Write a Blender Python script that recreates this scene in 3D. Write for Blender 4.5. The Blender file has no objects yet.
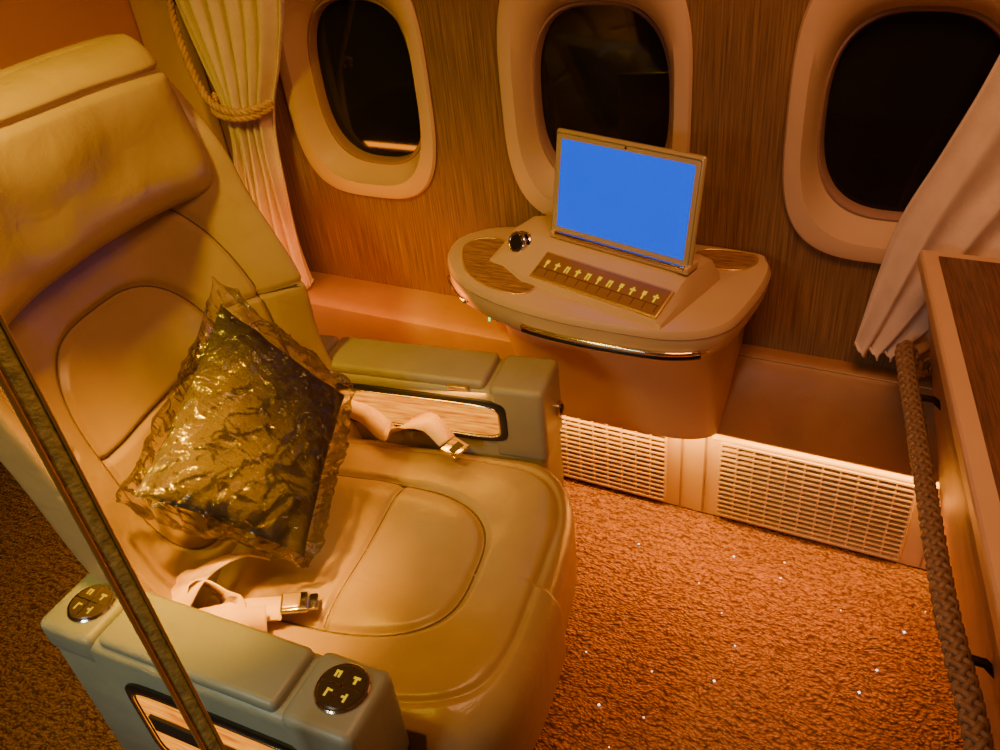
import bpy, bmesh, math, random
from mathutils import Vector, Matrix, noise
random.seed(4)
R=math.radians
# ------------------------------------------------------------ materials
def newmat(name):
    m=bpy.data.materials.new(name); m.use_nodes=True
    nt=m.node_tree; b=nt.nodes['Principled BSDF']
    return m,nt,b
def N(nt,t,**k):
    n=nt.nodes.new(t)
    for a,v in k.items():
        if a in n.inputs: n.inputs[a].default_value=v
        else: setattr(n,a,v)
    return n
def coords(nt,scale=(1,1,1),rot=(0,0,0)):
    tc=N(nt,'ShaderNodeTexCoord'); mp=N(nt,'ShaderNodeMapping')
    mp.inputs['Scale'].default_value=scale; mp.inputs['Rotation'].default_value=rot
    nt.links.new(tc.outputs['Object'],mp.inputs['Vector']); return mp.outputs['Vector']
def simple(name,col,rough=.5,metal=0,var=.12,nscale=6,bump=0,bscale=200,emis=None,es=0,coat=0,sheen=0,spec=.5):
    m,nt,b=newmat(name)
    v=coords(nt)
    n=N(nt,'ShaderNodeTexNoise',Scale=nscale,Detail=4.0); nt.links.new(v,n.inputs['Vector'])
    r=N(nt,'ShaderNodeValToRGB'); nt.links.new(n.outputs['Fac'],r.inputs['Fac'])
    r.color_ramp.elements[0].position=.3; r.color_ramp.elements[1].position=.7
    r.color_ramp.elements[0].color=tuple(c*(1-var) for c in col)+(1,)
    r.color_ramp.elements[1].color=tuple(min(1,c*(1+var)) for c in col)+(1,)
    nt.links.new(r.outputs['Color'],b.inputs['Base Color'])
    b.inputs['Roughness'].default_value=rough; b.inputs['Metallic'].default_value=metal
    b.inputs['Coat Weight'].default_value=coat; b.inputs['Specular IOR Level'].default_value=spec
    if sheen: b.inputs['Sheen Weight'].default_value=sheen
    if bump:
        n2=N(nt,'ShaderNodeTexNoise',Scale=bscale,Detail=3.0); nt.links.new(v,n2.inputs['Vector'])
        bp=N(nt,'ShaderNodeBump',Strength=bump,Distance=.002); nt.links.new(n2.outputs['Fac'],bp.inputs['Height'])
        nt.links.new(bp.outputs['Normal'],b.inputs['Normal'])
    if emis:
        b.inputs['Emission Color'].default_value=emis+(1,); b.inputs['Emission Strength'].default_value=es
    return m
def leather(name,col,rough=.42):
    m,nt,b=newmat(name); v=coords(nt)
    n=N(nt,'ShaderNodeTexNoise',Scale=7.0,Detail=5.0); nt.links.new(v,n.inputs['Vector'])
    r=N(nt,'ShaderNodeValToRGB'); nt.links.new(n.outputs['Fac'],r.inputs['Fac'])
    r.color_ramp.elements[0].position=.3; r.color_ramp.elements[1].position=.72
    r.color_ramp.elements[0].color=tuple(c*.84 for c in col)+(1,); r.color_ramp.elements[1].color=tuple(c*1.08 for c in col)+(1,)
    nt.links.new(r.outputs['Color'],b.inputs['Base Color']); b.inputs['Roughness'].default_value=rough
    vo=N(nt,'ShaderNodeTexVoronoi',Scale=420.0); nt.links.new(v,vo.inputs['Vector'])
    n3=N(nt,'ShaderNodeTexNoise',Scale=16.0,Detail=3.0,Distortion=.6); nt.links.new(v,n3.inputs['Vector'])
    b1=N(nt,'ShaderNodeBump',Strength=.14,Distance=.001); nt.links.new(vo.outputs['Distance'],b1.inputs['Height'])
    b2=N(nt,'ShaderNodeBump',Strength=.4,Distance=.006); nt.links.new(n3.outputs['Fac'],b2.inputs['Height'])
    nt.links.new(b1.outputs['Normal'],b2.inputs['Normal']); nt.links.new(b2.outputs['Normal'],b.inputs['Normal'])
    return m
def streaks(name,c1,c2,scale,rough=.5,bump=.3,emis=0,coat=0,p0=.36,p1=.64,basemul=1):
    m,nt,b=newmat(name); v=coords(nt,scale)
    n=N(nt,'ShaderNodeTexNoise',Scale=1.0,Detail=6.0,Roughness=.65); nt.links.new(v,n.inputs['Vector'])
    r=N(nt,'ShaderNodeValToRGB'); nt.links.new(n.outputs['Fac'],r.inputs['Fac'])
    r.color_ramp.elements[0].position=p0; r.color_ramp.elements[1].position=p1
    r.color_ramp.elements[0].color=c1+(1,); r.color_ramp.elements[1].color=c2+(1,)
    if emis: b.inputs['Base Color'].default_value=(.08,.025,.0,1); b.inputs['Specular IOR Level'].default_value=.15
    else: nt.links.new(r.outputs['Color'],b.inputs['Base Color'])
    b.inputs['Roughness'].default_value=rough
    b.inputs['Coat Weight'].default_value=coat
    if emis:
        nt.links.new(r.outputs['Color'],b.inputs['Emission Color']); b.inputs['Emission Strength'].default_value=emis
    bp=N(nt,'ShaderNodeBump',Strength=bump,Distance=.003); nt.links.new(n.outputs['Fac'],bp.inputs['Height'])
    nt.links.new(bp.outputs['Normal'],b.inputs['Normal'])
    return m
M_leather=leather('seat_leather',(.42,.28,.135),.30)
M_seam=simple('seam_thread',(.14,.08,.035),.6,var=.1)
M_leather_arm=leather('arm_leather_window',(.35,.28,.20),.42)
M_leather_aisle=leather('arm_leather_aisle',(.25,.255,.20),.42)  # same arm leather; the cool aisle light is put into its colour
M_cream=simple('cream_plastic',(.60,.38,.23),.42,var=.04,bump=.15,bscale=500)
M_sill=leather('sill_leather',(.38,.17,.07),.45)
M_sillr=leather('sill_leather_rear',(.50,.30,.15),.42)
M_creamw=simple('window_surround_plastic',(.68,.46,.31),.36,var=.05,bump=.12,bscale=300)
M_gasket=simple('gasket',(.36,.21,.18),.4)
M_table=simple('table_shell',(.62,.41,.25),.34,var=.05,bump=.1,bscale=500)
M_wall=streaks('wall_veneer',(.085,.043,.020),(.42,.235,.115),(300,300,6),.5,.8,p0=.28,p1=.74)
M_wood=streaks('wood_inlay',(.14,.055,.015),(.55,.28,.08),(30,380,260),.3,.2,coat=.3)
M_woodc=streaks('wood_dark',(.05,.016,.008),(.17,.06,.028),(400,12,260),.35,.2,coat=.3)
M_chrome=simple('chrome',(.78,.70,.62),.14,1,var=.02)
M_gold=simple('gold_trim',(.90,.60,.16),.35,.8,var=.05)
M_black=simple('black_plastic',(.012,.01,.01),.3)
M_dark=simple('dark_recess',(.018,.011,.008),.6)
M_belt=simple('belt_webbing',(.76,.48,.21),.65,var=.05,bump=.5,bscale=700)
M_pillow=simple('pillow_fabric',(.075,.060,.058),1.0,var=.3,nscale=9,bump=.4,bscale=400,spec=.1)
M_glyph=simple('lit_glyph',(.04,.02,.0),.9,emis=(1,.56,.0),es=.9,spec=.05)
M_led=simple('led_strip',(.3,.15,.02),.5,emis=(1,.42,.02),es=3.5)
M_curtain=simple('curtain_cloth',(.84,.66,.57),.8,var=.06,nscale=25,bump=.5,bscale=350,sheen=.1)
M_rope=simple('rope_cord',(.58,.34,.19),.7,var=.2,nscale=60,bump=.4)
M_braid=simple('braided_leather',(.34,.20,.12),.45,var=.2,nscale=80,bump=.3)
M_glass=simple('window_glass',(.010,.009,.010),.05,var=.3,nscale=5)
M_ceil=simple('ceiling_panel',(.6,.5,.42),.6)
M_screenb=simple('tablet_bezel',(.62,.46,.26),.3,.3,var=.03)
M_green=simple('green_lamp',(.1,.8,.2),.4,emis=(.1,1,.2),es=2.0)
M_screen,nt,b=newmat('tablet_screen'); b.inputs['Base Color'].default_value=(.0,.01,.05,1); b.inputs['Specular IOR Level'].default_value=.2
v=coords(nt); n=N(nt,'ShaderNodeTexNoise',Scale=2.0); nt.links.new(v,n.inputs['Vector'])
r=N(nt,'ShaderNodeValToRGB'); nt.links.new(n.outputs['Fac'],r.inputs['Fac'])
r.color_ramp.elements[0].color=(.0,.08,1,1); r.color_ramp.elements[1].color=(.0,.105,1,1)
nt.links.new(r.outputs['Color'],b.inputs['Emission Color']); b.inputs['Emission Strength'].default_value=1.05
# carpet
M_carpet,nt,b=newmat('carpet'); v=coords(nt)
nd=N(nt,'ShaderNodeTexNoise',Scale=14.0,Detail=2.0); nt.links.new(v,nd.inputs['Vector'])
vm=N(nt,'ShaderNodeVectorMath'); vm.operation='MULTIPLY_ADD'; vm.inputs[1].default_value=(.03,.03,0)
nt.links.new(nd.outputs['Color'],vm.inputs[0]); nt.links.new(v,vm.inputs[2])
mp=N(nt,'ShaderNodeMapping'); mp.inputs['Scale'].default_value=(.7,1.15,1); mp.inputs['Rotation'].default_value=(0,0,R(-12)); nt.links.new(vm.outputs[0],mp.inputs['Vector'])
vo=N(nt,'ShaderNodeTexVoronoi',Scale=170.0); nt.links.new(mp.outputs[0],vo.inputs['Vector'])
w=N(nt,'ShaderNodeTexWave',Scale=16.0,Distortion=7.0,Detail=2.0); w.inputs['Detail Scale'].default_value=2.0
w.bands_direction='Y'; nt.links.new(v,w.inputs['Vector'])
n=N(nt,'ShaderNodeTexNoise',Scale=300.0,Detail=2.0); nt.links.new(v,n.inputs['Vector'])
a1=N(nt,'ShaderNodeMath'); a1.operation='MULTIPLY_ADD'; a1.inputs[1].default_value=-.8; a1.inputs[2].default_value=.7; nt.links.new(vo.outputs['Distance'],a1.inputs[0])
a2=N(nt,'ShaderNodeMath'); a2.operation='MULTIPLY_ADD'; a2.inputs[1].default_value=.24; nt.links.new(w.outputs['Fac'],a2.inputs[0]); nt.links.new(a1.outputs[0],a2.inputs[2])
a3=N(nt,'ShaderNodeMath'); a3.operation='MULTIPLY_ADD'; a3.inputs[1].default_value=.30; nt.links.new(n.outputs['Fac'],a3.inputs[0]); nt.links.new(a2.outputs[0],a3.inputs[2])
r=N(nt,'ShaderNodeValToRGB'); nt.links.new(a3.outputs[0],r.inputs['Fac'])
r.color_ramp.elements[0].position=.25; r.color_ramp.elements[1].position=1.0
r.color_ramp.elements[0].color=(.15,.05,.02,1); r.color_ramp.elements[1].color=(.66,.29,.125,1)
nt.links.new(r.outputs['Color'],b.inputs['Base Color']); b.inputs['Roughness'].default_value=.9
bp=N(nt,'ShaderNodeBump',Strength=1.0,Distance=.010); nt.links.new(a3.outputs[0],bp.inputs['Height'])
nt.links.new(bp.outputs['Normal'],b.inputs['Normal'])
# plastic wrap
M_wrap=bpy.data.materials.new('clear_wrap'); M_wrap.use_nodes=True; nt=M_wrap.node_tree; nt.nodes.clear()
o=N(nt,'ShaderNodeOutputMaterial'); tr=N(nt,'ShaderNodeBsdfTransparent'); gl=N(nt,'ShaderNodeBsdfGlossy'); gl.inputs['Roughness'].default_value=.15
tr.inputs['Color'].default_value=(.95,.93,.91,1)
gl.inputs['Color'].default_value=(.90,.88,.92,1)
v=coords(nt,(1,2.6,1.0),(.5,.3,.6)); n=N(nt,'ShaderNodeTexNoise',Scale=10.0,Detail=4.0,Distortion=1.2); nt.links.new(v,n.inputs['Vector'])
bp=N(nt,'ShaderNodeBump',Strength=.75,Distance=.02); nt.links.new(n.outputs['Fac'],bp.inputs['Height']); nt.links.new(bp.outputs['Normal'],gl.inputs['Normal'])
ly=N(nt,'ShaderNodeFresnel',IOR=1.30); nt.links.new(bp.outputs['Normal'],ly.inputs['Normal'])
ma=N(nt,'ShaderNodeMath'); ma.operation='MULTIPLY_ADD'; ma.inputs[1].default_value=.8; ma.inputs[2].default_value=.02; nt.links.new(ly.outputs[0],ma.inputs[0])
ms=N(nt,'ShaderNodeMixShader'); nt.links.new(ma.outputs[0],ms.inputs[0]); nt.links.new(tr.outputs[0],ms.inputs[1]); nt.links.new(gl.outputs[0],ms.inputs[2])
nt.links.new(ms.outputs[0],o.inputs[0])
# ------------------------------------------------------------ geometry helpers
def mk(name,verts,faces,mat,parent=None,smooth=True):
    me=bpy.data.meshes.new(name); me.from_pydata([tuple(v) for v in verts],[],faces); me.validate()
    bm=bmesh.new(); bm.from_mesh(me); bmesh.ops.recalc_face_normals(bm,faces=bm.faces); bm.to_mesh(me); bm.free()
    if smooth: me.polygons.foreach_set('use_smooth',[True]*len(me.polygons))
    ob=bpy.data.objects.new(name,me); bpy.context.collection.objects.link(ob)
    if mat: me.materials.append(mat)
    if parent: ob.parent=parent
    return ob
def empty(name,loc=(0,0,0),rz=0,parent=None):
    e=bpy.data.objects.new(name,None); e.location=loc; e.rotation_euler=(0,0,rz); e.empty_display_size=.1
    bpy.context.collection.objects.link(e)
    if parent: e.parent=parent
    return e
def rbox(name,x0,x1,y0,y1,z0,z1,bev,mat,parent=None,M=None,segs=4):
    bm=bmesh.new(); bmesh.ops.create_cube(bm,size=1)
    for v in bm.verts:
        v.co=Vector(((x0+x1)/2+v.co.x*(x1-x0),(y0+y1)/2+v.co.y*(y1-y0),(z0+z1)/2+v.co.z*(z1-z0)))
    if bev: bmesh.ops.bevel(bm,geom=list(bm.edges),offset=bev,segments=segs,affect='EDGES',profile=.5)
    if M is not None: bm.transform(M)
    bmesh.ops.recalc_face_normals(bm,faces=bm.faces)
    me=bpy.data.meshes.new(name); bm.to_mesh(me); bm.free()
    for p in me.polygons: p.use_smooth=bool(bev)
    ob=bpy.data.objects.new(name,me); bpy.context.collection.objects.link(ob); me.materials.append(mat)
    if parent: ob.parent=parent
    if bev:
        try: me.set_sharp_from_angle(angle=R(50))
        except Exception: pass
    return ob
def tube(name,pts,r,mat,parent=None,closed=False,ns=10):
    pts=[Vector(p) for p in pts]; n=len(pts); verts=[];faces=[]
    up=Vector((0,0,1)); prev=None
    for i,p in enumerate(pts):
        a=pts[(i-1)%n] if (closed or i>0) else p; c=pts[(i+1)%n] if (closed or i<n-1) else p
        t=(c-a).normalized()
        if prev is None:
            s=t.cross(up); 
            if s.length<.1: s=t.cross(Vector((1,0,0)))
        else: s=prev-t*prev.dot(t)
        s.normalize(); prev=s; q=t.cross(s)
        rr=r(i/(n-1)) if callable(r) else r
        for k in range(ns):
            an=2*math.pi*k/ns; verts.append(p+(s*math.cos(an)+q*math.sin(an))*rr)
    for i in range(n if closed else n-1):
        j=(i+1)%n
        for k in range(ns): faces.append((i*ns+k,i*ns+(k+1)%ns,j*ns+(k+1)%ns,j*ns+k))
    if not closed: faces+= [tuple(range(ns)),tuple(range((n-1)*ns,n*ns))]
    return mk(name,verts,faces,mat,parent)
def crom(pts,per=10,closed=False):
    pts=[Vector(p) for p in pts]; n=len(pts); out=[]
    for i in range(n if closed else n-1):
        g=lambda k: pts[k%n] if closed else pts[max(0,min(n-1,k))]
        a,b_,c,d=g(i-1),g(i),g(i+1),g(i+2)
        for j in range(per):
            t=j/per; out.append(.5*((2*b_)+(c-a)*t+(2*a-5*b_+4*c-d)*t*t+(3*b_-a-3*c+d)*t**3))
    if not closed: out.append(pts[-1])
    return out
def rings(name,ringlist,mat,parent=None,cap0=True,cap1=True,smooth=True):
    n=len(ringlist[0]); verts=[p for r_ in ringlist for p in r_]; faces=[]
    for i in range(len(ringlist)-1):
        for k in range(n): faces.append((i*n+k,i*n+(k+1)%n,(i+1)*n+(k+1)%n,(i+1)*n+k))
    if cap0: faces.append(tuple(range(n)))
    if cap1: faces.append(tuple(range((len(ringlist)-1)*n,len(ringlist)*n)))
    ob=mk(name,verts,faces,mat,parent,smooth)
    try: ob.data.set_sharp_from_angle(angle=R(40))
    except Exception: pass
    return ob
def solid(name,f,nu,nv,mat,parent=None):
    verts=[];faces=[]
    S=lambda k,n: math.copysign(1-(1-abs(2*k/n-1))**1.35,2*k/n-1) if abs(2*k/n-1)>0 else 0
    for side in (1,-1):
        for i in range(nu+1):
            for j in range(nv+1): verts.append(f(S(i,nu),S(j,nv),side))
    K=(nu+1)*(nv+1); I=lambda s,i,j: s*K+i*(nv+1)+j
    for s in (0,1):
        for i in range(nu):
            for j in range(nv):
                q=(I(s,i,j),I(s,i+1,j),I(s,i+1,j+1),I(s,i,j+1)); faces.append(q if s==0 else q[::-1])
    for i in range(nu):
        faces.append((I(0,i,0),I(1,i,0),I(1,i+1,0),I(0,i+1,0))); faces.append((I(0,i,nv),I(0,i+1,nv),I(1,i+1,nv),I(1,i,nv)))
    for j in range(nv):
        faces.append((I(0,0,j),I(0,0,j+1),I(1,0,j+1),I(1,0,j))); faces.append((I(0,nu,j),I(1,nu,j),I(1,nu,j+1),I(0,nu,j+1)))
    return mk(name,verts,faces,mat,parent)
def edge(u,v,p=8,q=.4): return max(0,(1-abs(u)**p))**q*max(0,(1-abs(v)**p))**q
def sell(cx,cz,a,b,p,n=72):
    out=[]
    for k in range(n):
        t=2*math.pi*k/n; c,s=math.cos(t),math.sin(t)
        out.append((cx+a*math.copysign(abs(c)**(2/p),c),cz+b*math.copysign(abs(s)**(2/p),s)))
    return out
def disc(name,c,axis,r,h,mat,parent=None,n=36,bev=.002):
    c=Vector(c); a=Vector(axis).normalized(); s=a.orthogonal().normalized(); q=a.cross(s)
    rg=lambda rr,hh:[c+a*hh+(s*math.cos(2*math.pi*k/n)+q*math.sin(2*math.pi*k/n))*rr for k in range(n)]
    return rings(name,[rg(r,0),rg(r,h-bev),rg(r-bev,h)],mat,parent)
def torus(name,c,axis,Rr,r,mat,parent=None,sx=1):
    c=Vector(c); a=Vector(axis).normalized(); s=a.orthogonal().normalized(); q=a.cross(s)
    return tube(name,[c+(s*math.cos(2*math.pi*k/40)+q*math.sin(2*math.pi*k/40))*Rr for k in range(40)],r,mat,parent,True,8)
# ------------------------------------------------------------ room shell
WIN=[(-1.172,.990),(-.613,.985),(-.052,.982)]
def wall_window():
    bm=bmesh.new(); edges=[]
    def loop(pts):
        vs=[bm.verts.new((x,0,z)) for x,z in pts]
        for i in range(len(vs)): edges.append(bm.edges.new((vs[i],vs[(i+1)%len(vs)])))
    loop([(-3.0,0),(1.1,0),(1.1,2.15),(-3.0,2.15)])
    for cx,cz in WIN: loop(sell(cx,cz,.175,.245,3.2))
    bmesh.ops.triangle_fill(bm,use_beauty=True,edges=edges)
    me=bpy.data.meshes.new('wall_window_side'); bm.to_mesh(me); bm.free()
    ob=bpy.data.objects.new('wall_window_side',me); bpy.context.collection.objects.link(ob); me.materials.append(M_wall)
    return ob
wall_window()
for i,(cx,cz) in enumerate(WIN):
    e=empty('window_%d'%(i+1)); g=cz-.018
    L=[]
    for a,b_,p,y,c_ in [(.193,.266,3.4,.001,cz),(.196,.269,3.4,-.006,cz),(.192,.265,3.4,-.013,cz),(.183,.255,3.3,-.016,cz),(.165,.234,3.1,-.013,cz),(.156,.212,2.9,.004,g),(.148,.192,2.8,.030,g),(.145,.186,2.8,.044,g)]:
        L.append([Vector((x,y,z)) for x,z in sell(cx,c_,a,b_,p)])
    rings('surround',L,M_creamw,e,False,False)
    L=[[Vector((x,y,z)) for x,z in sell(cx,g,a,b_,2.7)] for a,b_,y in [(.146,.187,.040),(.142,.182,.038),(.139,.178,.044),(.138,.177,.064),(.134,.172,.066)]]
    rings('gasket',L,M_gasket,e,False,False)
    rings('glass_pane',[[Vector((x,.064,z)) for x,z in sell(cx,g,.140,.178,2.7)],[Vector((x,.070,z)) for x,z in sell(cx,g,.140,.178,2.7)]],M_glass,e)
rbox('floor',-3.0,1.1,-2.6,.0,-.05,0,0,M_carpet)
rbox('ceiling',-3.0,1.1,-2.6,0,2.15,2.2,0,M_ceil)
rbox('wall_partition',-1.80,-1.74,-.52,0,0,1.75,.01,simple('partition_panel',(.60,.25,.07),.5,var=.06))  # cream panel; the orange glow on it is put into the base colour
rbox('trim_1',-1.74,-1.60,-.045,0,.47,1.9,.012,M_creamw)
vs=[];fs=[]
for k in range(70):
    x=random.uniform(-.5,.4); y=random.uniform(-1.2,-.12); s=random.uniform(.0014,.0034)
    if k>50: x=random.uniform(-1.6,-1.0); y=random.uniform(-1.7,-1.25)
    b0=len(vs)
    for q in range(4): vs.append((x+s*math.cos(q*1.57),y+s*math.sin(q*1.57),.003))
    vs.append((x,y,.003+s)); fs+=[(b0,b0+1,b0+4),(b0+1,b0+2,b0+4),(b0+2,b0+3,b0+4),(b0+3,b0,b0+4)]
mk('carpet_glitter',vs,fs,simple('glitter',(1,1,1),.2,emis=(1,.95,.9),es=3),None,False)
# ------------------------------------------------------------ sill
def extr(name,prof,x0,x1,mat,parent,n=1,smooth=True):
    verts=[];faces=[];m=len(prof)
    for i in range(n+1):
        x=x0+(x1-x0)*i/n
        for y,z in prof: verts.append((x,y,z))
    for i in range(n):
        for k in range(m-1): faces.append((i*m+k,i*m+k+1,(i+1)*m+k+1,(i+1)*m+k))
    faces+=[tuple(range(m)),tuple(range(n*m,n*m+m))]
    ob=mk(name,verts,faces,mat,parent,smooth)
    try: ob.data.set_sharp_from_angle(angle=R(35))
    except Exception: pass
    return ob
sill=empty('side_sill')
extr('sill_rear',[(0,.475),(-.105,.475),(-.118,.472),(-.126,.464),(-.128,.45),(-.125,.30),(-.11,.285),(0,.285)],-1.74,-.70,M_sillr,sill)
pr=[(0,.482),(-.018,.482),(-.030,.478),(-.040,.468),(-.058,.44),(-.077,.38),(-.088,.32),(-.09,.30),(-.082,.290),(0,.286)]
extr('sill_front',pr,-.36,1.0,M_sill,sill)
tube('sill_seam',[(-.36,-.034,.4765),(1.0,-.034,.4765)],.0016,M_cream,sill,False,6)
# ------------------------------------------------------------ vent / dado panel
vp=empty('floor_vent_panel')
extr('panel',[(0,.285),(-.045,.285),(-.045,.004),(0,.004)],-1.7,1.0,M_creamw,vp,smooth=False)
rbox('led_strip',-.33,.99,-.056,-.046,.2505,.2585,.002,M_led,vp)
def grille(tag,x0,x1,z0,z1):
    y=-.046
    pts=[]
    for (cx,cz,a0) in [(x0+.012,z0+.012,180),(x1-.012,z0+.012,270),(x1-.012,z1-.012,0),(x0+.012,z1-.012,90)]:
        for k in range(5): a=R(a0+k*22.5); pts.append(Vector((cx+.012*math.cos(a),y-.004,cz+.012*math.sin(a))))
    tube('grille_rim_'+tag,pts,.004,M_creamw,vp,True,8)
    rbox('grille_back_'+tag,x0,x1,y-.002,y,z0,z1,0,M_dark,vp)
    vs=[];fs=[]
    def bx(a,b_,c,d,e_,f_):
        k=len(vs)
        for xx in (a,b_):
            for yy in (c,d):
                for zz in (e_,f_): vs.append((xx,yy,zz))
        for q in [(0,1,3,2),(4,6,7,5),(0,4,5,1),(2,3,7,6),(0,2,6,4),(1,5,7,3)]: fs.append(tuple(k+t for t in q))
    nr=15
    for i in range(nr+1):
        z=z0+(z1-z0)*i/nr; bx(x0,x1,y-.011,y-.002,z-.0024,z+.0024)
    nc=max(3,int((x1-x0)/.034))
    for i in range(nc+1):
        x=x0+(x1-x0)*i/nc; bx(x-.0022,x+.0022,y-.010,y-.002,z0,z1)
    mk('grille_slats_'+tag,vs,fs,M_creamw,vp,False)
grille('a',-.80,-.437,.022,.242); grille('b',-.308,.094,.022,.242)
for x in (-.40,-.345,.14): rbox('panel_joint',x-.002,x+.002,-.048,-.044,.01,.28,0,M_gasket,vp)
# ------------------------------------------------------------ side table
tb=empty('side_table')
out=crom([(-.30,-.004),(-.60,-.004),(-.80,-.03),(-.872,-.075),(-.893,-.13),(-.868,-.20),(-.80,-.270),(-.70,-.312),(-.58,-.335),(-.46,-.338),(-.345,-.328),(-.272,-.280),(-.247,-.19),(-.238,-.09),(-.250,-.03)],6,True)
out=[Vector((p.x,min(p.y,-.002),0)) for p in out]
cen=Vector((-.57,-.12,0))
def sc(s,z,dy=0): return [Vector((cen.x+(p.x-cen.x)*s,min(-.002,cen.y+(p.y-cen.y)*s),z)) for p in out]
rings('table_top',[sc(.96,.705),sc(.985,.7035),sc(1.0,.696),sc(1.003,.685),sc(.995,.664),sc(.97,.645),sc(.92,.632),sc(.86,.62)],M_table,tb)
tube('rim_seam',sc(1.0035,.690),.0012,M_gasket,tb,True,6)
fr=[p for p in sc(.995,.660)]
idx=[i for i,p in enumerate(fr) if p.y<-.285 and -.645<p.x<-.30]
tube('chrome_lip',[fr[i]+Vector((0,-.003,0)) for i in idx],.0048,M_chrome,tb)
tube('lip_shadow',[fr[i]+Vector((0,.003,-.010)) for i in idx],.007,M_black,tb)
idx=[i for i,p in enumerate(fr) if p.x<-.78 and -.28<p.y<-.19]
tube('chrome_tab',[fr[i]+Vector((-.003,-.001,0)) for i in idx],.005,M_chrome,tb)
def ped(s):
    z=.64-(.64-.300)*s; w0=-.778-.004*s; w1=-.283-.018*s; d=.29-.150*s**.8
    P_=[]; n=40
    for k in range(n+1):
        t=math.pi*k/n; cx=(w0+w1)/2; a=(w1-w0)/2
        c,s_=math.cos(t),math.sin(t)
        P_.append(Vector((cx+a*math.copysign(abs(c)**.45,c),-.003-d*abs(s_)**.55,z)))
    return P_
rings('pedestal',[ped(k/14) for k in range(15)],M_table,tb)
def inlay(nm,pts,parent,z=.7055,per=5):
    o_=crom(pts,per,True)
    rings(nm,[[Vector((p.x,p.y,z-.001)) for p in o_],[Vector((p.x,p.y,z+.001)) for p in o_]],M_wood,parent)
    tube(nm+'_rim',[Vector((p.x,p.y,z+.0005)) for p in o_],.0018,M_gold,parent,True,6)
inlay('wood_inlay_a',[(-.855,-.15,0),(-.84,-.105,0),(-.785,-.10,0),(-.74,-.165,0),(-.652,-.215,0),(-.648,-.285,0),(-.72,-.285,0),(-.80,-.24,0)],tb)
inlay('wood_inlay_b',[(-.385,-.035,0),(-.37,-.085,0),(-.30,-.09,0),(-.270,-.06,0),(-.278,-.022,0),(-.34,-.016,0)],tb)
dk=empty('hump_frame',(-.504,-.178,0),R(-15),tb)
prof=[(.10,.703),(.095,.735),(.085,.752),(.07,.758),(-.005,.758),(-.022,.754),(-.035,.745),(-.105,.715),(-.112,.703)]
vs=[];fs=[];m=len(prof)
us=[-.262,-.258,-.245,-.22,-.15,-.05,.05,.13,.155,.165,.168]
hs=[.0,.6,.9,1,1,1,1,1,.9,.55,.0]
for u_,h in zip(us,hs):
    for v_,z in prof:
        if u_<-.15: v_=v_*(.75) if v_<0 else v_*(1-.25*(-.15-u_)/.11)
        vs.append((u_,v_,.703+(z-.703)*h))
for i in range(len(us)-1):
    for k in range(m-1): fs.append((i*m+k,i*m+k+1,(i+1)*m+k+1,(i+1)*m+k))
ob=mk('hump',vs,fs,M_table,dk)
try: ob.data.set_sharp_from_angle(angle=R(32))
except Exception: pass
sl=math.atan2(.745-.715,.07); Ms=Matrix.Translation((0.012,-.07,.7305))@Matrix.Rotation(sl,4,'X')
rbox('switch_panel',-.145,.142,-.034,.030,-.002,.0045,.002,M_gold,dk,Ms)
rbox('switch_face',-.141,.138,-.030,.026,.004,.006,.001,simple('switch_face',(.30,.14,.03),.45,.1),dk,Ms)
vs=[];fs=[]
for k in range(11):
    x=-.125+.0245*k; kind=(k*7+k//3)%3
    def q_(a,b_,w,h):
        n0=len(vs)
        for dx,dy in ((-w,-h),(w,-h),(w,h),(-w,h)): vs.append(Ms@Vector((x+a+dx,b_+dy,.0064)))
        fs.append((n0,n0+1,n0+2,n0+3))
    if kind==0: q_(0,.006,.004,.0045); q_(0,-.003,.0018,.005)
    elif kind==1: q_(0,0.002,.002,.009); q_(0,.005,.006,.002)
    else: q_(-.003,0.002,.0018,.008); q_(.003,0.002,.0018,.008); q_(0,.007,.004,.0018)
mk('switch_glyphs',vs,fs,M_glyph,dk,False)
for k in range(12): rbox('switch_gap',-.1375+.0245*k-.0005,-.1375+.0245*k+.0005,-.026,-.010,.006,.0064,0,M_dark,dk,Ms)
rbox('switch_row_line',-.138,.135,-.0108,-.0098,.006,.0064,0,M_dark,dk,Ms)
kc=Vector((-.208,-.030,.738)); ka=Vector((0,-.85,.45))
disc('jack_knob_base',kc,ka,.024,.008,M_chrome,dk); disc('jack_knob',kc,ka,.016,.024,M_black,dk); torus('jack_ring',kc+ka*.020,ka,.018,.004,M_chrome,dk)
disc('green_lamp',(-.782,-.20,.575),(-1,-.5,.2),.009,.004,M_green,tb)
# ------------------------------------------------------------ tablet
tabl=empty('tablet_computer',(-.504,-.178,.7625),R(-14))
tl=Matrix.Rotation(R(-11),4,'X')
rbox('body',-.157,.157,0,.009,0,.204,.006,M_screenb,tabl,tl)
rbox('bezel_face',-.152,.152,-.0012,.001,.006,.198,.004,simple('bezel',(.48,.38,.22),.3,var=.02),tabl,tl)
rbox('screen',-.141,.141,-.0022,-.0005,.018,.187,.001,M_screen,tabl,tl)
disc('camera_dot',tl@Vector((0,-.001,.193)),(0,-1,0),.0022,.0015,M_black,tabl,12,.0003)
rbox('cradle',-.150,.157,-.010,.030,-.004,.010,.003,M_table,tabl)
rbox('cradle_slot',-.14,.15,-.012,-.002,.0,.012,.003,M_chrome,tabl)
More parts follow.
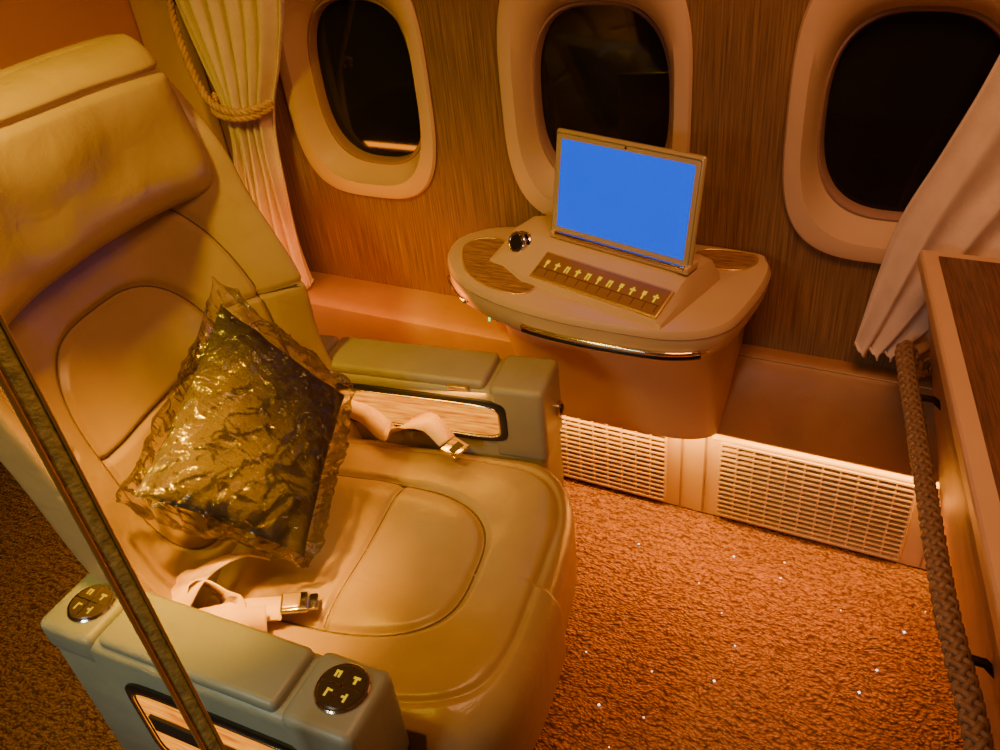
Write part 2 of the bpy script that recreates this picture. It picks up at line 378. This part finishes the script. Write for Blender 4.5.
# ------------------------------------------------------------ seat
st=empty('airline_seat',(-.515,-.75,0),R(8))
def gro(d,w=.0045,dep=.009): return -dep*math.exp(-(d/w)**2)
def spd(x,y,cx,cy,a,b_,p):
    q=(abs((x-cx)/a)**p+abs((y-cy)/b_)**p)**(1/p); return (q-1)*min(a,b_)
def zc(x,yy,e=1):
    z=.392+.085*e
    z-=.014*math.exp(-(yy/.16)**2)*(1 if x<.0 else math.exp(-((x-.0)/.06)**2))
    z+=.008*math.exp(-((x-.02)/.07)**2)
    d=spd(x,yy,-.27,0,.240,.165,3.0)
    z+=gro(d,.006,.010)+(.014*(1-math.exp(-(d/.03)**2)) if d<0 else 0)
    z+=gro(x+.225,.005,.009) if d<0 else 0
    d2=spd(x,yy,-.27,0,.345,.258,5); z+=gro(d2,.0045,.006)*(1 if x>-.1 else .5)
    z+=.005*noise.noise(Vector((x*14,yy*10,3)))
    return z
def cush(u,v,side):
    yy=v*.302
    xf=.108-.085*abs(v)**5 + (.01 if v<0 else -.018*v)
    xb=-.56
    x=xb+(xf-xb)*(u+1)/2
    if x<0 and abs(yy)>.284: yy=math.copysign(.284,yy)
    e=edge(u,v,10,.42)
    if side<0: return Vector((x,yy*.97,.30-.02*e))
    return Vector((x,yy,zc(x,yy,e)))
solid('cushion',cush,230,200,M_leather,st)
tube('seam_cushion_inset',[(x,y,zc(x,y)+.0006) for x,y in sell(-.27,0,.240,.165,3.0,160)],.0016,M_seam,st,True,6)
tube('seam_cushion_cross',[(-.225,y,zc(-.225,y)+.0006) for y in [(-.158+.316*k/50) for k in range(51)]],.0015,M_seam,st,False,6)
def front(u,v,side):
    y=v*.285; z=.07+(u+1)/2*.33; e=edge(u,v,8,.35)
    xf=.075-.075*abs(v)**5
    x=-.45 if side<0 else xf-.03+.03*e -.06*(1-(u+1)/2)
    return Vector((x,y,z))
solid('leg_rest',front,60,60,M_leather,st)
def lerp(x,tab):
    for (a,fa),(b_,fb) in zip(tab,tab[1:]):
        if x<=b_:
            t=max(0,(x-a)/(b_-a)); t=t*t*(3-2*t); return fa+(fb-fa)*t
    return tab[-1][1]
def cx_(z): return -.462-.34*(min(z,.95)-.5)-.20*max(0,z-.95)
def backx(z,t):
    return cx_(z)+lerp(z,[(.4,.09),(.62,.115),(.83,.165),(1.02,.15),(1.25,.07)])*abs(t)**3.0*(1 if t>0 else .75)
def hw(z,t): return (.312 if t>0 else .272)-.05*max(0,z-1.15)
def xbk(z,t,e=1):
    y=t*hw(z,t); x=backx(z,t)-.045+.045*e
    d=spd(z,y,.70,.01,.205,.165,3)
    x+=gro(d,.006,.011)+(.016*(1-math.exp(-(d/.035)**2)) if d<0 else 0)
    if d<0: x+=gro(z-.745,.0045,.008)
    if d>0: x+=gro(z-.80,.004,.006)*(1 if abs(y)>.19 else 0)
    d2=spd(z,y,.70,0,.33,.25,4); x+=gro(d2,.005,.008)
    return x+.005*noise.noise(Vector((z*9,y*9,1)))
def back(u,v,side):
    z=.40+(u+1)/2*.835; t=v; y=t*hw(z,t)
    e=edge(u,v,14,.40)
    if side<0: return Vector((cx_(z)-.045-.04*e+.6*(backx(z,t)-cx_(z)),y*.98,z))
    return Vector((xbk(z,t,e),y,z))
solid('backrest',back,230,170,M_leather,st)
def bpt(z,y): return (xbk(z,y/hw(z,y))+.0006,y,z)
tube('seam_back_inset',[bpt(z,y) for z,y in sell(.70,.01,.205,.165,3,160)],.0016,M_seam,st,True,6)
tube('seam_back_cross',[bpt(.745,-.150+.318*k/50) for k in range(51)],.0015,M_seam,st,False,6)
tube('seam_back_outer',[bpt(z,y) for z,y in sell(.70,0,.33,.25,4,200) if .46<z<1.0 and y>0],.0014,M_seam,st,False,6)
tube('seam_back_wing',[bpt(.80,.178+.115*k/20) for k in range(21)],.0014,M_seam,st,False,6)
def head(u,v,side):
    z=.985+(u+1)/2*.248+.012*abs(v)**2*(-1 if u<0 else .3); y=v*.296 if v>0 else v*.27
    e=edge(u,0,5,.45)*edge(0,v,9,.42)
    x=cx_(z)+.06*abs(v)**3
    if side<0: return Vector((x-.02-.03*e,y,z))
    x=x+.10*e-.02+.010*noise.noise(Vector((z*12,y*8,7)))*e
    x+=gro(z-1.20+.012*v,.006,.012)
    return Vector((x,y,z))
solid('headrest',head,110,120,M_leather,st)
# armrests
aw=empty('arm_window',(0,0,0),0,st); aa=empty('arm_aisle',(0,0,0),R(-5.5),st)
def arm(s,y0,y1,par,xr,mt):
    a,b_=(s*y0,s*y1) if s>0 else (s*y1,s*y0)
    rbox('body',xr,.01,a,b_,.09,.607,.016,mt,par)
    rbox('lid',-.44 if s>0 else -.40,-.10,a+.006,b_-.006,.598,.622,.010,mt,par)
    rbox('front_pad',-.092,.014,a-.002,b_+.002,.45,.617,.014,mt,par)
    rbox('rear_pad',xr-.005,-.448 if s>0 else -.408,a-.001,b_+.001,.56,.617,.012,mt,par)
arm(1,.292,.405,aw,-.53,M_leather_arm); arm(-1,.297,.402,aa,-.505,M_leather_aisle)
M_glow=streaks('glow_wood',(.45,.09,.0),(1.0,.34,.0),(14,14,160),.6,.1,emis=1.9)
def sidepanel(x0,x1,y,z0,z1,s,par,es=1):
    def rr(a,yy): return [Vector((x,yy,z)) for x,z in sell((x0+x1)/2,(z0+z1)/2,(x1-x0)/2-a,(z1-z0)/2-a*.9,7,64)]
    rings('panel_frame',[rr(0,y),rr(0,y+s*.004),rr(.004,y+s*.006),rr(.012,y+s*.006),rr(.016,y+s*.001)],M_black,par,False,False)
    tube('panel_chrome',rr(.013,y+s*.006),.002,M_chrome,par,True,6)
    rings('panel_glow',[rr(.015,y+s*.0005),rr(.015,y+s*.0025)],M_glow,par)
sidepanel(-.42,-.06,.292,.49,.588,-1,aw)
sidepanel(-.38,-.03,-.402,.36,.555,-1,aa)
rbox('slot',-.35,-.08,-.411,-.4055,.45,.485,.001,M_dark,aa)
disc('recline_knob',(.013,.375,.52),(1,0,0),.016,.008,M_chrome,aw); disc('recline_knob_core',(.020,.375,.52),(1,0,0),.010,.004,M_black,aw)
rbox('lid_latch',-.17,-.13,.287,.294,.604,.613,.002,M_gold,aw)
M_cf=simple('ctrl_face',(.05,.032,.016),.3)
def ctrl(x,y,z,r_,par):
    disc('ctrl_base',(x,y,z),(0,0,1),r_,.005,M_chrome,par); disc('ctrl_face',(x,y,z+.0035),(0,0,1),r_*.88,.0035,M_cf,par)
    rbox('ctrl_cross_a',x-.0008,x+.0008,y-r_*.8,y+r_*.8,z+.0065,z+.0076,0,M_chrome,par); rbox('ctrl_cross_b',x-r_*.8,x+r_*.8,y-.0008,y+.0008,z+.0065,z+.0076,0,M_chrome,par)
    vs=[];fs=[]
    sh=[[(0,0,.0016,.006),(.003,.004,.004,.0014)],[(0,0,.0016,.006),(-.003,.001,.003,.0016)],[(-.002,0,.0016,.005),(.003,0,.0016,.005),(0,.003,.004,.0014)],[(0,.002,.005,.0018),(0,-.003,.0018,.004)]]
    for i_,(dx,dy) in enumerate([(-1,-1),(1,-1),(-1,1),(1,1)]):
        for ox,oy,w,h in sh[i_]:
            cx=x+dx*r_*.38+ox; cy=y+dy*r_*.38+oy; n0=len(vs)
            for a,b_ in ((-1,-1),(1,-1),(1,1),(-1,1)): vs.append((cx+a*w,cy+b_*h,z+.0078))
            fs.append((n0,n0+1,n0+2,n0+3))
    mk('ctrl_glyphs',vs,fs,M_glyph,par,False)
ctrl(-.033,-.342,.6165,.036,aa); ctrl(-.452,-.350,.6165,.034,aa)
rbox('seat_base',-.50,.0,-.27,.27,.0,.14,.02,M_dark,st)
rbox('recliner_housing',-.72,-.56,-.20,.24,.02,.45,.04,M_dark,st)
# belts
def ribbon(name,pts,w,mat,parent,th=.0014):
    P_=crom([p[:3] for p in pts],8); W=crom([p[3:] for p in pts],8)
    vs=[];fs=[]
    for i,p in enumerate(P_):
        t=(P_[min(i+1,len(P_)-1)]-P_[max(i-1,0)]).normalized(); s=W[i].normalized(); s=(s-t*s.dot(t)).normalized(); nrm=t.cross(s)
        for a,b_ in ((-1,-1),(1,-1),(1,1),(-1,1)): vs.append(p+s*a*w/2+nrm*b_*th)
    for i in range(len(P_)-1):
        for k in range(4): fs.append((i*4+k,i*4+(k+1)%4,(i+1)*4+(k+1)%4,(i+1)*4+k))
    fs+=[(0,1,2,3),tuple(len(vs)-4+k for k in range(4))]
    return mk(name,vs,fs,mat,parent)
belt=empty('belt_assembly',(0,0,0),0,st)
ribbon('strap_window',[(-.44,.245,.51,0,.3,1),(-.40,.26,.55,.3,.2,1),(-.34,.265,.535,.8,.2,.6),(-.29,.25,.515,1,.4,.2),(-.25,.262,.53,.5,1,0),(-.205,.262,.54,.3,1,.3),(-.165,.245,.515,.2,1,0)],.042,M_belt,belt)
ribbon('strap_aisle_a',[(-.50,-.24,.47,.3,.2,1),(-.46,-.22,.52,.7,-.2,.5),(-.41,-.19,.555,1,0,.2),(-.36,-.19,.52,1,-.3,-.2),(-.34,-.245,.492,1,0,0)],.05,M_belt,belt)
ribbon('strap_aisle_b',[(-.49,-.265,.49,1,.2,.3),(-.42,-.255,.52,.3,1,.1),(-.36,-.22,.515,.1,1,.2),(-.32,-.18,.50,0,1,0),(-.285,-.165,.497,0,1,0)],.045,M_belt,belt)
ribbon('strap_aisle_c',[(-.44,-.27,.50,1,.1,.1),(-.41,-.20,.56,1,.1,.3),(-.385,-.13,.55,1,0,.3),(-.37,-.09,.51,1,0,0)],.05,M_belt,belt)
ribbon('strap_aisle_d',[(-.37,-.27,.495,.4,.9,.1),(-.33,-.235,.525,.5,.8,.3),(-.29,-.20,.51,.3,.8,.1)],.045,M_belt,belt)
Mb=Matrix.Translation((-.268,-.155,.502))@Matrix.Rotation(R(25),4,'Z')@Matrix.Rotation(.12,4,'Y')@Matrix.Scale(.72,4)
rbox('buckle_body',-.03,.03,-.026,.026,-.005,.008,.005,M_chrome,belt,Mb)
rbox('buckle_flap',-.026,.012,-.020,.020,.006,.012,.003,M_gold,belt,Mb)
rbox('buckle_bar',.030,.050,-.022,.022,-.002,.003,.002,M_chrome,belt,Mb)
Mb=Matrix.Translation((-.15,.238,.508))@Matrix.Rotation(R(-20),4,'Z')@Matrix.Rotation(R(10),4,'Y')
rbox('tongue_plate',-.016,.020,-.021,.021,-.001,.004,.0015,M_chrome,belt,Mb); rbox('tongue_slot',-.002,.012,-.014,.014,.003,.0048,0,M_dark,belt,Mb)
# ------------------------------------------------------------ pillow in clear wrap
pl=empty('wrapped_pillow',(-.515,-.75,0),R(8))
T,Rr_,B,L_=Vector((-.50,.145,.835)),Vector((-.335,.195,.625)),Vector((-.283,-.10,.525)),Vector((-.455,-.205,.725))
off=Vector((.016,-.003,.018))
nrm=((Rr_-L_).cross(T-B)).normalized()
if nrm.x<0: nrm=-nrm
def bil(u,v):
    a,b_=(u+1)/2,(v+1)/2
    return L_*(1-a)*(1-b_)+T*(1-a)*b_+B*a*(1-b_)+Rr_*a*b_+off
cp=(T+Rr_+B+L_)/4+off
def pil(u,v,s):
    k=1-.06*((1-u*u)*v**4+(1-v*v)*u**4)
    p=cp+(bil(u,v)-cp)*.97*k
    h=.055*(1-abs(u)**2.4)**.55*(1-abs(v)**2.4)**.55
    return p+nrm*(s*h+.006*noise.noise(Vector((u*3,v*3,s))))
solid('pillow',pil,50,50,M_pillow,pl)
def wrap(u,v,s):
    k=1.06+.05*noise.noise(Vector((u*3,v*3,5)))+(.14 if (u<0 and v>0) else .0)*abs(u*v)**3
    p=cp+(bil(u,v)-cp)*k
    h=.061*(1-abs(u)**3)**.5*(1-abs(v)**3)**.5+.003
    q=Vector((u*1.6+v*1.1,v*3.0-u*1.4,s*2+9))
    cr=(1-abs(noise.noise(q*1.1))*2)**2*.5+max(0,1-abs(noise.noise(q*2.0+Vector((3,1,2))))*3)**3*.6
    e=max(abs(u),abs(v))
    w_=noise.turbulence_vector(q*1.2,3,False)
    return p+nrm*(s*h+s*.012*cr)+w_*.011*(1 if e>.9 else .12)
solid('clear_wrap',wrap,130,130,M_wrap,pl)
# ------------------------------------------------------------ right console
cs=empty('console_cabinet',(.004,-.098,0),R(10.3))
def pris(nm,poly_bot,poly_top,z0,z1,mat,par,bev=.006):
    bm=bmesh.new(); b0=[bm.verts.new((x,y,z0)) for x,y in poly_bot]; t0=[bm.verts.new((x,y,z1)) for x,y in poly_top]
    n=len(b0); bm.faces.new(b0); bm.faces.new(t0)
    for k in range(n): bm.faces.new((b0[k],b0[(k+1)%n],t0[(k+1)%n],t0[k]))
    bmesh.ops.recalc_face_normals(bm,faces=bm.faces)
    if bev: bmesh.ops.bevel(bm,geom=list(bm.edges),offset=bev,segments=3,affect='EDGES',profile=.5)
    me=bpy.data.meshes.new(nm); bm.to_mesh(me); bm.free(); ob=bpy.data.objects.new(nm,me); bpy.context.collection.objects.link(ob)
    me.materials.append(mat); ob.parent=par; return ob
M_side=leather('console_side',(.38,.22,.15),.5)
yb=lambda x,o=0:-.182*x-o
def poly(x0,x1,o,y1): return [(x0,yb(x0,o)),(x1,yb(x1,o)),(x1,y1),(x0,y1)]
pris('cabinet_body',poly(.19,.55,.004,-1.25),poly(.012,.55,.004,-1.25),0.0,.775,M_side,cs)
pris('top_rim',poly(0,.56,0,-1.26),poly(0,.56,0,-1.26),.772,.802,M_cream,cs,.008)
pris('top_wood',poly(.026,.54,.026,-1.24),poly(.026,.54,.026,-1.24),.800,.8045,M_woodc,cs,.001)
rbox('tray_recess',.088,.40,-.52,-.22,.803,.8065,.002,M_black,cs)
tube('tray_rim',[(.088,-.52,.806),(.088,-.22,.806),(.40,-.22,.806),(.40,-.52,.806)],.003,M_gold,cs,True,6)
rbox('tray_latch',.094,.115,-.50,-.42,.806,.812,.002,M_gold,cs)
# braided rail fixed to the console
rl=empty('braided_rail')
ctr=crom([(.052,-.12,.560),(.026,-.105,.590),(.018,-.125,.602),(.064,-.377,.600),(.119,-.669,.598),(.160,-.835,.597),(.20,-1.02,.59)],60)
tube('core',ctr,.010,M_braid,rl)
Ls=[0]
for i in range(1,len(ctr)): Ls.append(Ls[-1]+(ctr[i]-ctr[i-1]).length)
for sgn in (1,-1):
    for k in range(4):
        pts=[]
        for i in range(0,len(ctr)):
            t=(ctr[min(i+1,len(ctr)-1)]-ctr[max(0,i-1)]).normalized(); s=t.cross(Vector((0,0,1))).normalized(); q=t.cross(s)
            a=sgn*Ls[i]/.075*2*math.pi+k*math.pi/2
            rad=.0105+.0018*math.cos(4*a*1.0)*sgn
            pts.append(ctr[i]+(s*math.cos(a)+q*math.sin(a))*rad)
        tube('strand',pts,.0048,M_braid,rl,False,6)
for y,zz in ((-.24,.60),(-.75,.598)):
    x=.018+(-.125-y)*.185
    tube('rail_bracket',[(x,y,zz),(x+.035,y,zz),(x+.050,y-.005,zz-.01)],.006,M_dark,rl)
# ------------------------------------------------------------ curtains
def curtain(name,edgesLR,y0,amp,nf,parent,ph=0):
    P_=crom([(a,b_,c) for a,b_,c in edgesLR],12)
    nu=120; vs=[];fs=[]
    for i,p in enumerate(P_):
        z,xl,xr=p
        for k in range(nu+1):
            u_=k/nu; wv=math.sin(u_*nf*2*math.pi+ph+.5*math.sin(z*5))
            a=amp*(1+.3*math.sin(u_*9+z*4))
            vs.append((xl+(xr-xl)*u_+.004*math.sin(u_*40+z*6), y0+a*wv+.003*math.sin(z*11+u_*17), z+.012*math.sin(u_*nf*6.28)*(1 if i==len(P_)-1 else 0)))
    for i in range(len(P_)-1):
        for k in range(nu): a=i*(nu+1)+k; fs.append((a,a+1,a+nu+2,a+nu+1))
    ob=mk(name,vs,fs,M_curtain,parent)
    md=ob.modifiers.new('t','SOLIDIFY'); md.thickness=.003
    return ob
cl=empty('window_curtain')
curtain('cloth',[(1.95,-1.62,-1.15),(1.5,-1.60,-1.19),(1.2,-1.55,-1.25),(1.05,-1.51,-1.31),(.96,-1.485,-1.355),(.87,-1.485,-1.375),(.75,-1.52,-1.375),(.60,-1.56,-1.37),(.49,-1.58,-1.36)],-.085,.022,6.5,cl)
def rope(nm,path,rad,st_r,par,pitch=.04,per=30):
    c_=crom(path,per); Lq=[0]
    for i in range(1,len(c_)): Lq.append(Lq[-1]+(c_[i]-c_[i-1]).length)
    for k in range(3):
        pts=[]; pv=None
        for i in range(len(c_)):
            t=(c_[min(i+1,len(c_)-1)]-c_[max(0,i-1)]).normalized()
            s=t.cross(Vector((0,-1,.2))) if pv is None else pv-t*pv.dot(t); s.normalize(); pv=s; q=t.cross(s)
            a=Lq[i]/pitch*2*math.pi+k*2.094
            pts.append(c_[i]+(s*math.cos(a)+q*math.sin(a))*rad)
        tube('rope_strand',pts,st_r,M_rope,par,False,6)
rope('tie',[(-1.565,-.07,1.21),(-1.56,-.09,1.14),(-1.535,-.11,1.06),(-1.50,-.125,.99),(-1.46,-.135,.965),(-1.41,-.137,.955),(-1.365,-.12,.958),(-1.345,-.085,.965)],.0045,.0050,cl)
rope('tie2',[(-1.50,-.09,.975),(-1.48,-.125,.95),(-1.42,-.138,.942),(-1.37,-.122,.945),(-1.345,-.085,.955)],.0045,.0050,cl)
disc('rope_hook',(-1.57,-.05,1.20),(0,-1,0),.022,.03,M_rope,cl)
cr_=empty('window_curtain.001')
curtain('cloth',[(1.9,.14,.75),(1.4,.12,.72),(1.1,.055,.62),(.95,.012,.5),(.82,-.03,.40),(.68,-.052,.25),(.60,-.062,.15),(.545,-.070,.075)],-.048,.013,6,cr_,1)
# ------------------------------------------------------------ partition post beside the aisle
pp=empty('partition_post',(-.572,-1.25,0),R(64))
rbox('gold_edge',-.011,-.006,-.006,.006,0,1.55,.002,M_gold,pp)
rbox('leather_edge',-.006,.008,-.005,.006,0,1.55,.003,simple('post_leather',(.50,.46,.16),.4,var=.35,nscale=120,bump=.6,bscale=300),pp)
rbox('gold_edge_b',.008,.011,-.006,.006,0,1.55,.001,M_gold,pp)
rbox('foot_plate',-.03,.03,-.02,.02,0,.012,.004,M_gold,pp)
# ------------------------------------------------------------ lights
def area(name,loc,target,sx,sy,pw,col,spread=180):
    l=bpy.data.lights.new(name,'AREA'); l.shape='RECTANGLE'; l.size=sx; l.size_y=sy; l.energy=pw; l.color=col; l.spread=R(spread)
    o_=bpy.data.objects.new(name,l); bpy.context.collection.objects.link(o_); o_.location=loc
    o_.rotation_euler=(Vector(target)-Vector(loc)).to_track_quat('-Z','Y').to_euler(); return o_
area('overhead_fill',(.0,-.8,2.1),(-.05,-.3,.2),.6,.4,14,(1,.43,.15))  # unseen warm fill added overhead for the general light
area('reading_lamp',(-1.0,-1.35,2.0),(-1.2,-.75,.9),.12,.12,4.5,(1,.66,.01),75)
area('aisle_fill',(-.9,-2.2,1.3),(-.75,-1.1,.4),.4,.3,1.5,(.85,1,.85),80)  # unseen greenish fill added to light the outer aisle armrest
area('sill_strip_light_rear',(-1.15,-.30,.66),(-1.15,-.02,.42),.7,.03,2.0,(1,.25,.0))
area('sill_strip_light_a',(.15,-.066,.283),(.15,-.066,0),.85,.02,2.8,(1,.46,.04))
area('sill_strip_light_b',(-.55,-.09,.280),(-.55,-.10,0),.5,.03,3.0,(1,.46,.04))
area('foot_lamp',(-.15,-.15,.26),(-.1,-.7,0),.5,.05,2.0,(1,.30,.03))
area('arm_recess_light',(-.785,-.515,.60),(-.77,-.56,.46),.28,.02,.4,(1,.40,.0))
area('strap_fill',(-.75,-1.0,1.9),(-.885,-.945,.5),.08,.08,2.2,(1,.45,.0),24)  # unseen narrow fill from above, added to brighten the aisle-side straps
w=bpy.data.worlds.new('w'); bpy.context.scene.world=w; w.use_nodes=True
w.node_tree.nodes['Background'].inputs[0].default_value=(1,.40,.12,1); w.node_tree.nodes['Background'].inputs[1].default_value=.06
# ------------------------------------------------------------ camera
X=Vector((.892,.189,-.409));Z=Vector((-.096,-.806,-.583))
Z.normalize(); X=(X-X.dot(Z)*Z).normalized(); Y=Z.cross(X)
cd=bpy.data.cameras.new('camera'); cam=bpy.data.objects.new('camera',cd); bpy.context.collection.objects.link(cam)
rt=Vector((X.x,Y.x,Z.x)); up=-Vector((X.y,Y.y,Z.y)); bk=-Vector((X.z,Y.z,Z.z))
Mc=Matrix((( rt.x,up.x,bk.x,0),(rt.y,up.y,bk.y,-1.53),(rt.z,up.z,bk.z,1.53),(0,0,0,1)))
cam.matrix_world=Mc; cd.sensor_width=36; cd.lens=36*.85; cd.clip_start=.02
bpy.context.scene.camera=cam
